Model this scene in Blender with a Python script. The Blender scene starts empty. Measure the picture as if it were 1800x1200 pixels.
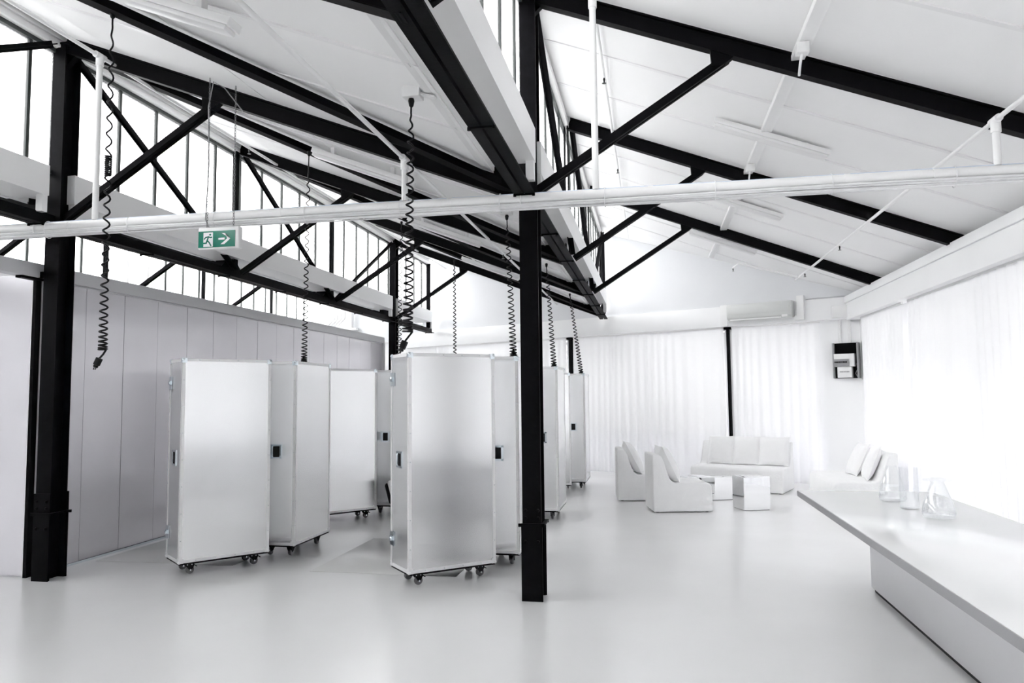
import bpy, bmesh, math, random
from mathutils import Vector, Matrix
random.seed(7)
sc = bpy.context.scene
COL = sc.collection
V = Vector

# ------------------------------------------------------------------ camera
F_PX, PITCH, ROLL, YAW = 1310.1, 0.0732, -0.0102, 0.1839
cam_d = bpy.data.cameras.new('camera')
cam_d.sensor_width = 36.0
cam_d.lens = F_PX / 1800 * 36.0
cam_d.clip_start = 0.05
cam_d.clip_end = 300
cam = bpy.data.objects.new('camera', cam_d)
COL.objects.link(cam)
fw = V((-math.sin(YAW) * math.cos(PITCH), math.cos(YAW) * math.cos(PITCH), math.sin(PITCH)))
r0 = V((math.cos(YAW), math.sin(YAW), 0))
u0 = r0.cross(fw)
rr = math.cos(ROLL) * r0 + math.sin(ROLL) * u0
uu = -math.sin(ROLL) * r0 + math.cos(ROLL) * u0
m3 = Matrix((rr, uu, -fw)).transposed()
cam.matrix_world = Matrix.Translation((0.9504, -5.8934, 1.6)) @ m3.to_4x4()
sc.camera = cam

# ------------------------------------------------------------------ sky and exposure
w = bpy.data.worlds.new('overcast_sky')
sc.world = w
w.use_nodes = True
bgn = w.node_tree.nodes['Background']
bgn.inputs[0].default_value = (1.0, 0.997, 1.0, 1)
bgn.inputs[1].default_value = 7.9
sc.view_settings.view_transform = 'Standard'
sc.view_settings.look = 'None'
sc.view_settings.gamma = 1.0
sc.view_settings.use_curve_mapping = False
sc.view_settings.exposure = 1.0
sc.cycles.max_bounces = 14
sc.cycles.diffuse_bounces = 7
sc.cycles.glossy_bounces = 5
sc.cycles.transmission_bounces = 10
sc.cycles.transparent_max_bounces = 24
sc.cycles.caustics_reflective = False
sc.cycles.caustics_refractive = False

# ------------------------------------------------------------------ materials
def mat(name, col, rough=0.5, metal=0.0, noise=0.0, nscale=4.0, bump=0.0, bscale=60.0, spec=0.5, rvar=0.0, stretch=None, coat=0.0):
    m = bpy.data.materials.new(name)
    m.use_nodes = True
    nt = m.node_tree
    b = nt.nodes['Principled BSDF']
    b.inputs['Base Color'].default_value = (*col, 1)
    b.inputs['Roughness'].default_value = rough
    b.inputs['Metallic'].default_value = metal
    b.inputs['Specular IOR Level'].default_value = spec
    if coat:
        b.inputs['Coat Weight'].default_value = coat
        b.inputs['Coat Roughness'].default_value = 0.1
    if noise or bump or rvar:
        tc = nt.nodes.new('ShaderNodeTexCoord')
        mp = nt.nodes.new('ShaderNodeMapping')
        nt.links.new(tc.outputs['Object'], mp.inputs[0])
        if stretch:
            mp.inputs['Scale'].default_value = stretch
        if noise or rvar:
            n = nt.nodes.new('ShaderNodeTexNoise')
            n.inputs['Scale'].default_value = nscale
            n.inputs['Detail'].default_value = 5
            nt.links.new(mp.outputs[0], n.inputs['Vector'])
        if noise:
            rp = nt.nodes.new('ShaderNodeValToRGB')
            rp.color_ramp.elements[0].position = 0.3
            rp.color_ramp.elements[1].position = 0.7
            rp.color_ramp.elements[0].color = (*[c * (1 - noise) for c in col], 1)
            rp.color_ramp.elements[1].color = (*[min(1, c * (1 + noise)) for c in col], 1)
            nt.links.new(n.outputs['Fac'], rp.inputs[0])
            nt.links.new(rp.outputs[0], b.inputs['Base Color'])
        if rvar:
            mr = nt.nodes.new('ShaderNodeMapRange')
            mr.inputs['To Min'].default_value = rough - rvar
            mr.inputs['To Max'].default_value = rough + rvar
            nt.links.new(n.outputs['Fac'], mr.inputs[0])
            nt.links.new(mr.outputs[0], b.inputs['Roughness'])
        if bump:
            n2 = nt.nodes.new('ShaderNodeTexNoise')
            n2.inputs['Scale'].default_value = bscale
            n2.inputs['Detail'].default_value = 3
            nt.links.new(mp.outputs[0], n2.inputs['Vector'])
            bp = nt.nodes.new('ShaderNodeBump')
            bp.inputs['Strength'].default_value = bump
            bp.inputs['Distance'].default_value = 0.02
            nt.links.new(n2.outputs['Fac'], bp.inputs['Height'])
            nt.links.new(bp.outputs[0], b.inputs['Normal'])
    return m

def brushed(m, aniso, rot):
    nt = m.node_tree
    b = nt.nodes['Principled BSDF']
    b.inputs['Anisotropic'].default_value = aniso
    b.inputs['Anisotropic Rotation'].default_value = rot
    tg = nt.nodes.new('ShaderNodeTangent')
    tg.direction_type = 'RADIAL'
    tg.axis = 'Z'
    nt.links.new(tg.outputs[0], b.inputs['Tangent'])

def mixmat(name, build):
    m = bpy.data.materials.new(name)
    m.use_nodes = True
    nt = m.node_tree
    nt.nodes.remove(nt.nodes['Principled BSDF'])
    out = [n for n in nt.nodes if n.type == 'OUTPUT_MATERIAL'][0]
    nt.links.new(build(nt), out.inputs[0])
    return m

def node(nt, t, **kw):
    n = nt.nodes.new(t)
    for k, v in kw.items():
        n.inputs[k].default_value = v
    return n

def mix(nt, fac, a, b):
    n = nt.nodes.new('ShaderNodeMixShader')
    n.inputs[0].default_value = fac
    nt.links.new(a, n.inputs[1])
    nt.links.new(b, n.inputs[2])
    return n.outputs[0]

M = {}
M['black'] = mat('black_steel_paint', (0.0035, 0.0035, 0.0045), 0.55, 0, 0.3, 9, 0.05, 40, spec=0.05)
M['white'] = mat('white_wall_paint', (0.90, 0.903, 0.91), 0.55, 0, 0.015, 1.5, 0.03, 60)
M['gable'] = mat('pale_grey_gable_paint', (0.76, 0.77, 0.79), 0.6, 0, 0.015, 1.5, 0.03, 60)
M['ceil'] = mat('white_ceiling_board', (0.91, 0.91, 0.91), 0.6, 0, 0.015, 1.2, 0.03, 30)
M['trim'] = mat('white_gloss_trim', (0.84, 0.84, 0.84), 0.35, 0, 0.01, 2)
M['greytrim'] = mat('pale_grey_trim', (0.62, 0.62, 0.64), 0.4, 0, 0.02, 2)
M['floor'] = mat('polished_white_concrete', (0.88, 0.881, 0.886), 0.22, 0, 0.025, 0.9, 0.015, 3, spec=0.65, rvar=0.02, coat=0.0)
M['pipe'] = mat('white_pipe_paint', (0.85, 0.85, 0.85), 0.4, 0, 0.01, 4)
M['cable'] = mat('white_cable', (0.78, 0.78, 0.79), 0.45, 0, 0.05, 12)
M['bluecable'] = mat('pale_blue_cable', (0.66, 0.75, 0.88), 0.45, 0, 0.03, 12)
M['mull'] = mat('dark_green_steel_glazing_bar', (0.025, 0.032, 0.03), 0.4, 0, 0.1, 6)
M['alu'] = mat('brushed_aluminium', (0.90, 0.905, 0.91), 0.26, 0.94, 0.03, 3, 0.01, 90, rvar=0.015, stretch=(1, 1, 0.05))
brushed(M['alu'], 0.93, 0.0)
M['alutrim'] = mat('aluminium_extrusion', (0.93, 0.93, 0.935), 0.4, 0.25, 0.01, 4)
M['chrome'] = mat('zinc_plated_steel', (0.72, 0.78, 0.82), 0.18, 1.0, 0.03, 20)
M['rubber'] = mat('black_rubber', (0.006, 0.006, 0.007), 0.5, 0, 0.1, 20, spec=0.2)
M['wheel'] = mat('grey_castor_tyre', (0.16, 0.16, 0.165), 0.35, 0, 0.05, 20)
M['poly'] = mat('opal_plastic_sheet', (0.83, 0.815, 0.855), 0.19, 0.45, 0.03, 1.1, 0.015, 2.0, rvar=0.015, stretch=(1, 1, 1.2))
brushed(M['poly'], 0.9, 0.0)
M['fabric'] = mat('white_slipcover_cotton', (0.925, 0.925, 0.93), 0.85, 0, 0.015, 8, 0.15, 35, spec=0.15)
M['mirror'] = mat('mirror_cladding', (0.92, 0.925, 0.93), 0.03, 1.0, 0.005, 2)
M['lacquer'] = mat('white_gloss_lacquer', (0.86, 0.865, 0.87), 0.12, 0, 0.01, 2, coat=0.3)
M['plinth'] = mat('satin_grey_plinth', (0.70, 0.70, 0.72), 0.36, 0.5, 0.02, 2, rvar=0.03)
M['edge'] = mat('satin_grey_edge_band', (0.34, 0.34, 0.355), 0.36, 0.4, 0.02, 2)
M['plastic'] = mat('white_plastic', (0.80, 0.80, 0.80), 0.35, 0, 0.01, 6)
M['greyplastic'] = mat('grey_plastic', (0.30, 0.30, 0.31), 0.4, 0, 0.05, 10)
M['acplastic'] = mat('aged_white_plastic', (0.64, 0.65, 0.64), 0.4, 0, 0.01, 6)
M['green'] = mat('safety_green_print', (0.0, 0.18, 0.12), 0.15, 0, 0.03, 10)
M['signwhite'] = mat('sign_white_print', (0.86, 0.87, 0.90), 0.2, 0, 0.01, 10)
M['mat_floor'] = mat('clear_floor_mat', (0.76, 0.76, 0.755), 0.2, 0, 0.01, 2)
M['leather'] = mat('white_seat_pad', (0.75, 0.75, 0.75), 0.4, 0, 0.02, 8)

def _pane(nt):
    t = node(nt, 'ShaderNodeBsdfTransparent', Color=(0.77, 0.772, 0.77, 1))
    tl = node(nt, 'ShaderNodeBsdfTranslucent', Color=(0.76, 0.765, 0.765, 1))
    g = node(nt, 'ShaderNodeBsdfGlossy', Color=(1, 1, 1, 1), Roughness=0.1)
    return mix(nt, 0.06, mix(nt, 0.25, t.outputs[0], tl.outputs[0]), g.outputs[0])
M['pane'] = mixmat('obscured_wired_glass', _pane)
def _pane2(nt):  # tint darkened to cut the daylight reaching the curtains
    t = node(nt, 'ShaderNodeBsdfTransparent', Color=(0.40, 0.40, 0.40, 1))
    tl = node(nt, 'ShaderNodeBsdfTranslucent', Color=(0.40, 0.40, 0.40, 1))
    g = node(nt, 'ShaderNodeBsdfGlossy', Color=(1, 1, 1, 1), Roughness=0.1)
    return mix(nt, 0.06, mix(nt, 0.25, t.outputs[0], tl.outputs[0]), g.outputs[0])
M['pane2'] = mixmat('dimmed_window_glass', _pane2)
def _fill_light(nt):  # added sheet passing daylight, brightens the lower curtains and lounge
    tl = node(nt, 'ShaderNodeBsdfTranslucent', Color=(0.9, 0.9, 0.92, 1))
    d = node(nt, 'ShaderNodeBsdfDiffuse', Color=(0.9, 0.9, 0.91, 1))
    return mix(nt, FILL_LIGHT_MIX, d.outputs[0], tl.outputs[0])
FILL_LIGHT_MIX = 0.2
M['fill_light'] = mixmat('added_fill_light_sheet', _fill_light)

def _sheer(nt):
    # open weave: seen face-on it lets light through, along a fold the threads close up
    t = node(nt, 'ShaderNodeBsdfTransparent', Color=(1, 1, 1, 1))
    tl = node(nt, 'ShaderNodeBsdfTranslucent', Color=(0.95, 0.95, 0.965, 1))
    d = node(nt, 'ShaderNodeBsdfDiffuse', Color=(0.95, 0.95, 0.965, 1))
    lw = node(nt, 'ShaderNodeLayerWeight', Blend=0.5)
    mr = nt.nodes.new('ShaderNodeMapRange')
    mr.inputs['From Min'].default_value = 0.15
    mr.inputs['From Max'].default_value = 0.85
    mr.inputs['To Min'].default_value = SHEER_D0
    mr.inputs['To Max'].default_value = SHEER_D1
    nt.links.new(lw.outputs['Facing'], mr.inputs[0])
    m_ = nt.nodes.new('ShaderNodeMixShader')
    nt.links.new(mr.outputs[0], m_.inputs[0])
    nt.links.new(tl.outputs[0], m_.inputs[1])
    nt.links.new(d.outputs[0], m_.inputs[2])
    return mix(nt, 0.05, m_.outputs[0], t.outputs[0])
SHEER_D0, SHEER_D1 = 0.92, 0.995
M['sheer'] = mixmat('white_sheer_voile', _sheer)

def _thin(tint, lo, hi):
    # thin-walled clear glass: no refraction, only a rim of reflection and a faint tint
    def b(nt):
        t = node(nt, 'ShaderNodeBsdfTransparent', Color=tint)
        g = node(nt, 'ShaderNodeBsdfGlossy', Color=(0.93, 0.94, 0.95, 1), Roughness=0.02)
        lw = node(nt, 'ShaderNodeLayerWeight', Blend=0.35)
        mr = nt.nodes.new('ShaderNodeMapRange')
        mr.inputs['To Min'].default_value = lo
        mr.inputs['To Max'].default_value = hi
        nt.links.new(lw.outputs['Facing'], mr.inputs[0])
        m_ = nt.nodes.new('ShaderNodeMixShader')
        nt.links.new(mr.outputs[0], m_.inputs[0])
        nt.links.new(t.outputs[0], m_.inputs[1])
        nt.links.new(g.outputs[0], m_.inputs[2])
        return m_.outputs[0]
    return b
M['glass'] = mixmat('clear_glass', _thin((0.992, 0.994, 0.994, 1), 0.02, 0.4))
M['water'] = mixmat('clear_water', _thin((0.992, 0.994, 0.996, 1), 0.015, 0.25))
M['roofing'] = mat('dark_grey_roof_sheeting', (0.20, 0.20, 0.205), 0.6, 0, 0.15, 2)

# ------------------------------------------------------------------ mesh helpers
class MB:
    def __init__(s):
        s.v, s.f = [], []
    def add(s, vs, fs):
        o = len(s.v)
        s.v += [tuple(p) for p in vs]
        s.f += [tuple(i + o for i in f) for f in fs]
        return s
    def box(s, x0, x1, y0, y1, z0, z1, X=None):
        vs = [V((x, y, z)) for z in (z0, z1) for y in (y0, y1) for x in (x0, x1)]
        if X is not None:
            vs = [X @ p if isinstance(X, Matrix) else X(*p) for p in vs]
        return s.add(vs, [(0, 2, 3, 1), (4, 5, 7, 6), (0, 1, 5, 4), (2, 6, 7, 3), (0, 4, 6, 2), (1, 3, 7, 5)])
    def bar(s, p0, p1, wd, h, up=(0, 0, 1), off=(0, 0)):
        p0, p1, up = V(p0), V(p1), V(up)
        d = (p1 - p0).normalized()
        sd = d.cross(up).normalized()
        u = sd.cross(d).normalized()
        vs = []
        for p in (p0, p1):
            for a, b in ((-1, -1), (1, -1), (1, 1), (-1, 1)):
                vs.append(p + sd * (a * wd / 2 + off[0]) + u * (b * h / 2 + off[1]))
        return s.add(vs, [(3, 2, 1, 0), (4, 5, 6, 7), (0, 1, 5, 4), (1, 2, 6, 5), (2, 3, 7, 6), (3, 0, 4, 7)])
    def ibeam(s, p0, p1, wd, h, t=0.014, up=(0, 0, 1)):
        s.bar(p0, p1, wd, t, up, (0, h / 2 - t / 2))
        s.bar(p0, p1, wd, t, up, (0, -h / 2 + t / 2))
        return s.bar(p0, p1, t, h - 2 * t, up)
    def tube(s, path, r, n=8, caps=True):
        P = [V(p) for p in path]
        d = (P[1] - P[0]).normalized()
        a = V((0, 0, 1)) if abs(d.z) < 0.9 else V((1, 0, 0))
        nx = d.cross(a).normalized()
        vs, fs = [], []
        for i, p in enumerate(P):
            if i == 0: t = (P[1] - P[0])
            elif i == len(P) - 1: t = (P[-1] - P[-2])
            else: t = P[i + 1] - P[i - 1]
            t.normalize()
            nx = (nx - t * nx.dot(t)).normalized()
            ny = t.cross(nx)
            rad = r[i] if isinstance(r, (list, tuple)) else r
            for k in range(n):
                q = 2 * math.pi * k / n
                vs.append(p + nx * math.cos(q) * rad + ny * math.sin(q) * rad)
        for i in range(len(P) - 1):
            for k in range(n):
                k2 = (k + 1) % n
                fs.append((i * n + k, i * n + k2, (i + 1) * n + k2, (i + 1) * n + k))
        if caps:
            fs.append(tuple(reversed(range(n))))
            fs.append(tuple(range((len(P) - 1) * n, len(P) * n)))
        return s.add(vs, fs)
    def lathe(s, prof, n=24, c=(0, 0, 0), X=None):
        vs, fs = [], []
        for (r, z) in prof:
            for k in range(n):
                q = 2 * math.pi * k / n
                p = V((c[0] + r * math.cos(q), c[1] + r * math.sin(q), c[2] + z))
                vs.append(X @ p if X is not None else p)
        for i in range(len(prof) - 1):
            for k in range(n):
                k2 = (k + 1) % n
                fs.append((i * n + k, i * n + k2, (i + 1) * n + k2, (i + 1) * n + k))
        if prof[0][0] > 1e-5: fs.append(tuple(reversed(range(n))))
        if prof[-1][0] > 1e-5: fs.append(tuple(range((len(prof) - 1) * n, len(prof) * n)))
        return s.add(vs, fs)
    def prism(s, poly, a, b, fn):
        """poly (u,v) extruded in w from a to b; fn(u,v,w)->xyz"""
        n = len(poly)
        vs = [fn(u, v, a) for u, v in poly] + [fn(u, v, b) for u, v in poly]
        fs = [tuple(reversed(range(n))), tuple(range(n, 2 * n))]
        for i in range(n):
            j = (i + 1) % n
            fs.append((i, j, n + j, n + i))
        return s.add(vs, fs)

ORG = {}
def obj(name, mb, m, parent=None, smooth=None, bevel=0.0, seg=2, local=False, kind=None):
    """links mb as ONE mesh object; coordinates in mb are world ones unless local"""
    o_ = V((0, 0, 0))
    if parent is not None and not local:
        o_ = ORG.get(parent.name, V((0, 0, 0)))
    me = bpy.data.meshes.new(name)
    bm = bmesh.new()
    vs = [bm.verts.new(V(p) - o_) for p in mb.v]
    for f in mb.f:
        try:
            bm.faces.new([vs[i] for i in f])
        except ValueError:
            pass
    if bevel:
        bmesh.ops.remove_doubles(bm, verts=bm.verts, dist=1e-5)
        es = [e for e in bm.edges if len(e.link_faces) == 2 and e.calc_face_angle(0) > 0.5]
        bmesh.ops.bevel(bm, geom=es, offset=bevel, segments=seg, affect='EDGES', profile=0.5, clamp_overlap=True)
    bmesh.ops.recalc_face_normals(bm, faces=bm.faces)
    bm.to_mesh(me)
    bm.free()
    if smooth is not None or bevel:
        for p in me.polygons: p.use_smooth = True
        me.set_sharp_from_angle(angle=math.radians(smooth or 40))
    me.materials.append(M[m])
    o = bpy.data.objects.new(name, me)
    COL.objects.link(o)
    if parent is not None:
        o.parent = parent
        ORG[o.name] = o_
    if kind: o['kind'] = kind
    return o

def tag(o, label, cat, group=None):
    o['label'] = label
    o['category'] = cat
    if group: o['group'] = group
    return o

def thing(name, label, cat, loc=(0, 0, 0), rz=0.0, group=None):
    o = bpy.data.objects.new(name, None)
    o.empty_display_size = 0.1
    COL.objects.link(o)
    o.location = loc
    o.rotation_euler = (0, 0, rz)
    ORG[o.name] = V(loc)
    return tag(o, label, cat, group)

def struct(name, mb, m, **kw):
    o = obj(name, mb, m, **kw)
    o['kind'] = 'structure'
    return o

def dup(root, loc, rz, label, group=None):
    def cp(o, par):
        c = o.copy()
        COL.objects.link(c)
        if par is not None: c.parent = par
        for ch in KIDS.get(o.name, []): cp(ch, c)
        return c
    KIDS = {}
    for o in list(COL.objects):
        if o.parent: KIDS.setdefault(o.parent.name, []).append(o)
    r = cp(root, None)
    r.location = loc
    r.rotation_euler = (0, 0, rz)
    r['label'] = label
    if group: r['group'] = group
    return r

# ------------------------------------------------------------------ building grid
B = 4.44                       # bay width
ROWS = (-2 * B, -B, 0.0)       # valley / ridge lines
FR = 3.055                     # frame spacing
RIDGE, SL = 5.04, 0.387
def zr(row, x): return RIDGE - SL * (x - row)
def yrear(x): return 9.85 - 0.5 * x
YB = -8.6                      # wall behind the camera

# rear wall runs oblique: local (s along it to the right, d towards the room, z)
def RW(s, d, z): return V((0.8944 * s - 0.4472 * d, 9.85 - 0.4472 * s - 0.8944 * d, z))

# floor
struct('floor', MB().box(-9.1, 4.9, YB - 0.2, 15.0, -0.2, 0.0), 'floor')

# ---- ceiling slopes with individual boards
def clip_poly(poly, f):
    out = []
    for i in range(len(poly)):
        a, b = poly[i], poly[(i + 1) % len(poly)]
        fa, fb = f(*a), f(*b)
        if fa >= 0: out.append(a)
        if fa * fb < 0:
            t = fa / (fa - fb)
            out.append((a[0] + (b[0] - a[0]) * t, a[1] + (b[1] - a[1]) * t))
    return out
strip_rows = []
for bi, row in enumerate(ROWS):
    xe = row + B - 0.28 if row < 0 else 4.56
    xs = row - 0.16
    back = clip_poly([(xs, YB), (xe, YB), (xe, 15), (xs, 15)], lambda x, y: yrear(x) + 0.05 - y)
    c = MB().prism(back, 0.022, 0.14, lambda u, v, w_, row=row: (u, v, zr(row, u) + w_))
    ceil_o = struct('ceiling', c, 'ceil')
    out = clip_poly([(xs - 0.1, YB), (xe + 0.1, YB), (xe + 0.1, 15), (xs - 0.1, 15)], lambda x, y: yrear(x) + 0.3 - y)
    obj('roof_covering', MB().prism(out, 0.14, 0.17, lambda u, v, w_, row=row: (u, v, zr(row, u) + w_)), 'roofing', ceil_o)
    y = -2 * FR - FR
    ys = []
    while y < 15:
        ys.append(y)
        y += FR / 3
    xm = row + 2.13
    for y0, y1 in zip(ys[:-1], ys[1:]):
        if y1 < YB: continue
        for x0, x1 in ((xs, xm), (xm, xe)):
            g = 0.005
            p = [(x0 + g, max(y0, YB) + g), (x1 - g, max(y0, YB) + g), (x1 - g, y1 - g), (x0 + g, y1 - g)]
            p = clip_poly(p, lambda x, yy: yrear(x) + 0.02 - yy)
            if len(p) < 3: continue
            obj('ceiling_board', MB().prism(p, 0.0, 0.022, lambda u, v, w_, row=row: (u, v, zr(row, u) + w_)), 'ceil', ceil_o)
        # raised cover strip over every joint that is not on a rafter
        k = round(y0 / (FR / 3))
        if k % 3 and yrear(row) > y0:
            xr_ = min(xe, (9.85 - y0) / 0.5)
            if xr_ > xs + 0.3:
                mb = MB()
                mb.bar((xs + 0.2, y0, zr(row, xs + 0.2) - 0.005), (xr_ - 0.05, y0, zr(row, xr_ - 0.05) - 0.005), 0.045, 0.012)
                obj('cover_strip', mb, 'trim', ceil_o)

# ---- rear wall (below beam: piers, sill; above: gable following the roof)
WIN = [(-4.72, -1.02), (-0.80, 2.56), (2.74, 4.28)]
mb = MB()
mb.box(-10.2, 5.2, -0.34, -0.14, 0, 0.10, RW)
edges = [-10.2] + [e for wv in WIN for e in wv] + [5.2]
for i in range(0, len(edges), 2):
    mb.box(edges[i], edges[i + 1], -0.34, -0.14, 0.10, 2.80, RW)
mb.box(-10.2, 5.2, -0.34, -0.14, 2.80, 3.1, RW)
rear = struct('wall_rear', mb, 'white')
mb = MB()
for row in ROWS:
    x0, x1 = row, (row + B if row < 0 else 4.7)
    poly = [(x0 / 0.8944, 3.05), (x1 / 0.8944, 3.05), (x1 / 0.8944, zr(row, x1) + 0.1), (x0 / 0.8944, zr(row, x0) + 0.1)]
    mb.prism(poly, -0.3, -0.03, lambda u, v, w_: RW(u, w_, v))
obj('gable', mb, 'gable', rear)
mb = MB().box(-6.0, 4.86, -0.15, 0.0, 2.87, 3.25, RW)
obj('beam', mb, 'white', rear, bevel=0.006)

# ---- right wall
XR = 4.5
PIERS = [-6.1, -3.05, 0.0, 3.05, 5.45]
mb = MB()
mb.box(XR, XR + 0.2, YB, 7.8, 0, 0.10)
mb.box(XR, XR + 0.2, YB, 7.8, 2.78, 3.42)
for y in PIERS: mb.box(XR, XR + 0.2, y - 0.11, y + 0.11, 0.10, 2.78)
mb.box(XR, XR + 0.2, 7.25, 7.8, 0.10, 2.78)
mb.box(XR, XR + 0.2, YB, YB + 0.3, 0.10, 2.78)
wr = struct('wall_right', mb, 'white')
mb = MB().box(4.28, XR + 0.05, YB, 7.72, 2.85, 3.14).box(4.255, XR + 0.05, YB, 7.73, 3.14, 3.255)
obj('beam', mb, 'white', wr, bevel=0.006)
# left outer wall and the wall behind the camera
mb = MB().box(-9.15, -9.0, YB, 14.6, 0, 3.46)
struct('wall_left', mb, 'white')
mb = MB()
mb.box(-9.1, 4.9, YB - 0.2, YB, 0, 3.3)
for row in ROWS:
    x0, x1 = row, row + B
    mb.prism([(x0, 3.3), (x1, 3.3), (x1, zr(row, x1) + 0.1), (x0, zr(row, x0) + 0.1)], YB - 0.2, YB, lambda u, v, w_: (u, w_, v))
struct('wall_back', mb, 'white')

# ---- clerestory glazing of the three ridges
def glazing(idx, row, ys, yend, whites=()):
    xg = row - 0.06
    root = struct('window_%d' % idx, MB().box(xg - 0.03, xg + 0.03, YB, yend, 4.86, 4.90)
                  .box(xg - 0.03, xg + 0.03, YB, yend, 3.70, 3.735), 'mull')
    for a, b in zip(ys[:-1], ys[1:]):
        obj('pane', MB().box(xg - 0.004, xg + 0.004, a + 0.016, b - 0.016, 3.735, 4.86), 'pane', root)
    for y in ys:
        if y in whites:
            obj('glazing_bar', MB().box(xg - 0.03, xg + 0.04, y - 0.035, y + 0.035, 3.735, 4.86), 'trim', root)
        else:
            obj('glazing_bar', MB().box(xg - 0.025, xg + 0.02, y - (0.016 if row > -5 else 0.024), y + (0.02 if row > -5 else 0.024), 3.735, 4.86), 'mull', root)
    # white head trim above, gutter box below
    mb = MB().box(row - 0.14, row - 0.012, YB, yend, 4.90, 5.13).box(row - 0.12, row + 0.02, YB, yend, 4.905, 4.945)
    mb.box(row - 0.12, row + 0.012, YB, yend, 4.985, 5.01)
    obj('head_trim', mb, 'trim', root)
    return root
def mulls(y0, step, yend):
    ys, y = [], y0
    while y < yend - 0.25:
        ys.append(round(y, 3))
        y += step
    return ys + [yend]
glazing(1, -B, mulls(-8.46, 0.584, 12.0), 12.0)
glazing(2, 0.0, mulls(-8.46, 0.584, 9.8), 9.8)
fm = mulls(-8.46, 0.584, 14.2)
glazing(3, -2 * B, fm, 14.2, [y for y in fm if 6.6 < y < 7.4])

gut_spans = {-B: [(-8.5, -0.16), (0.14, 8.95), (9.3, 11.85)], 0.0: [(-8.5, -0.16), (0.14, 9.4)], -2 * B: [(-8.5, 8.95), (9.3, 13.9)]}
n = 1
for row, spans in gut_spans.items():
    for a, b in spans:
        o = struct('trim_%d' % n, MB().box(row - 0.36, row + 0.09, a, b, 3.445, 3.72), 'trim')
        n += 1
        # short hangers down to the girder
        for y in (a + 0.04, b - 0.04):
            obj('hanger', MB().box(row + 0.02, row + 0.085, y - 0.03, y + 0.03, 3.29, 3.445), 'trim', o)

# ---- windows of the rear and right walls (behind the curtains)
def window(idx, a, b, fn, bars_s, bars_z, d0, d1):
    mb = MB().box(a, b, d0, d1, 0.80, 0.86, fn).box(a, b, d0, d1, 2.72, 2.79, fn)
    mb.box(a, a + 0.06, d0, d1, 0.86, 2.72, fn).box(b - 0.06, b, d0, d1, 0.86, 2.72, fn)
    root = struct('window_%d' % idx, mb, 'trim')
    xs_ = [a + 0.03] + bars_s + [b - 0.03]
    for x in bars_s:
        obj('glazing_bar', MB().box(x - 0.02, x + 0.02, d0, d1, 0.86, 2.72, fn), 'trim', root)
    for z in bars_z:
        obj('transom', MB().box(a + 0.06, b - 0.06, d0 + 0.005, d1 - 0.005, z - 0.022, z + 0.022, fn), 'trim', root)
    dm = (d0 + d1) / 2
    for x0, x1 in zip(xs_[:-1], xs_[1:]):
        obj('pane', MB().box(x0, x1, dm - 0.003, dm + 0.003, 0.84, 2.74, fn), 'pane2', root)
        obj('fill_light_pane', MB().box(x0, x1, dm - 0.004, dm + 0.004, 0.10, 0.82, fn), 'fill_light', root)  # translucent panel added instead of a solid sill, lets in extra low light
    return root
wi = 4
for a, b in WIN:
    nb = max(1, round((b - a) / 0.8) - 1)
    window(wi, a, b, RW, [a + (b - a) * (i + 1) / (nb + 1) for i in range(nb)], [1.36, 2.42, 2.58], -0.28, -0.22)
    wi += 1
edges = [YB + 0.3] + [y + s_ for y in PIERS for s_ in (-0.11, 0.11)] + [7.25]
def RT(s, d, z): return V((XR - d, s, z))
for i in range(0, len(edges), 2):
    a, b = edges[i], edges[i + 1]
    nb = max(1, round((b - a) / 0.95) - 1)
    window(wi, a, b, RT, [a + (b - a) * (j + 1) / (nb + 1) for j in range(nb)], [2.3], -0.14, -0.08)
    wi += 1

# ------------------------------------------------------------------ steelwork
def column(label, row, y, sleeve, top=4.95, foot=True):
    t = thing('steel_column', label, 'column', (row, y, 0), group=None)
    def hsec(mb, wd, z0, z1, x0=0.0, yy=0.0, dd=0.19):
        mb.box(row - wd / 2, row + wd / 2, y - 0.01, y + 0.012, z0, z1)
        mb.box(row - 0.008, row + 0.008, y + 0.01, y + dd - 0.01, z0, z1)
        mb.box(row - wd / 2, row + wd / 2, y + dd - 0.012, y + dd, z0, z1)
        return mb
    obj('shaft', hsec(MB(), 0.15, 0.0, top), 'black', t)
    mb = MB()
    mb.box(row - 0.084, row + 0.084, y - 0.022, y - 0.009, 0.0, sleeve)
    mb.box(row - 0.084, row + 0.084, y + 0.189, y + 0.202, 0.0, sleeve)
    obj('sleeve_plate', mb, 'black', t)
    mb = MB().box(row - 0.105, row + 0.105, y - 0.035, y - 0.0225, 0.575, 0.60).box(row - 0.105, row + 0.105, y + 0.2025, y + 0.215, 0.575, 0.60)
    mb.box(row + 0.078, row + 0.105, y - 0.035, y + 0.215, 0.585, 0.60)
    obj('collar', mb, 'black', t)
    mb = MB()
    for z in (0.64, 0.70, 0.46):
        for x in (-0.05, 0.05):
            mb.lathe([(0.014, 0), (0.014, 0.012), (0.008, 0.016)], 6, X=Matrix.Translation((row + x, y - 0.02 if z < sleeve else y - 0.009, z)) @ Matrix.Rotation(math.radians(90), 4, 'X'))
    obj('bolts', mb, 'black', t)
    mb = MB().box(row - 0.1, row + 0.1, y - 0.02, y + 0.21, top - 0.02, top)
    mb.prism([(0.0, 0), (-0.16, 0), (-0.16, -0.06), (0.0, -0.22)], y + 0.06, y + 0.12, lambda u, v, w_: (row + u * -1.0, w_, top + v))
    obj('head_plate', mb, 'black', t)
    return t
column('black steel H-column in the middle of the hall, its foot on open floor', 0.0, 0.0, 0.60)
column('black steel H-column at the left edge beside the plastic panel wall', -B, 0.0, 0.77)
column('far black steel column behind the left flight cases, at the end of the panel wall', -B, 3 * FR, 0.60)

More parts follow.
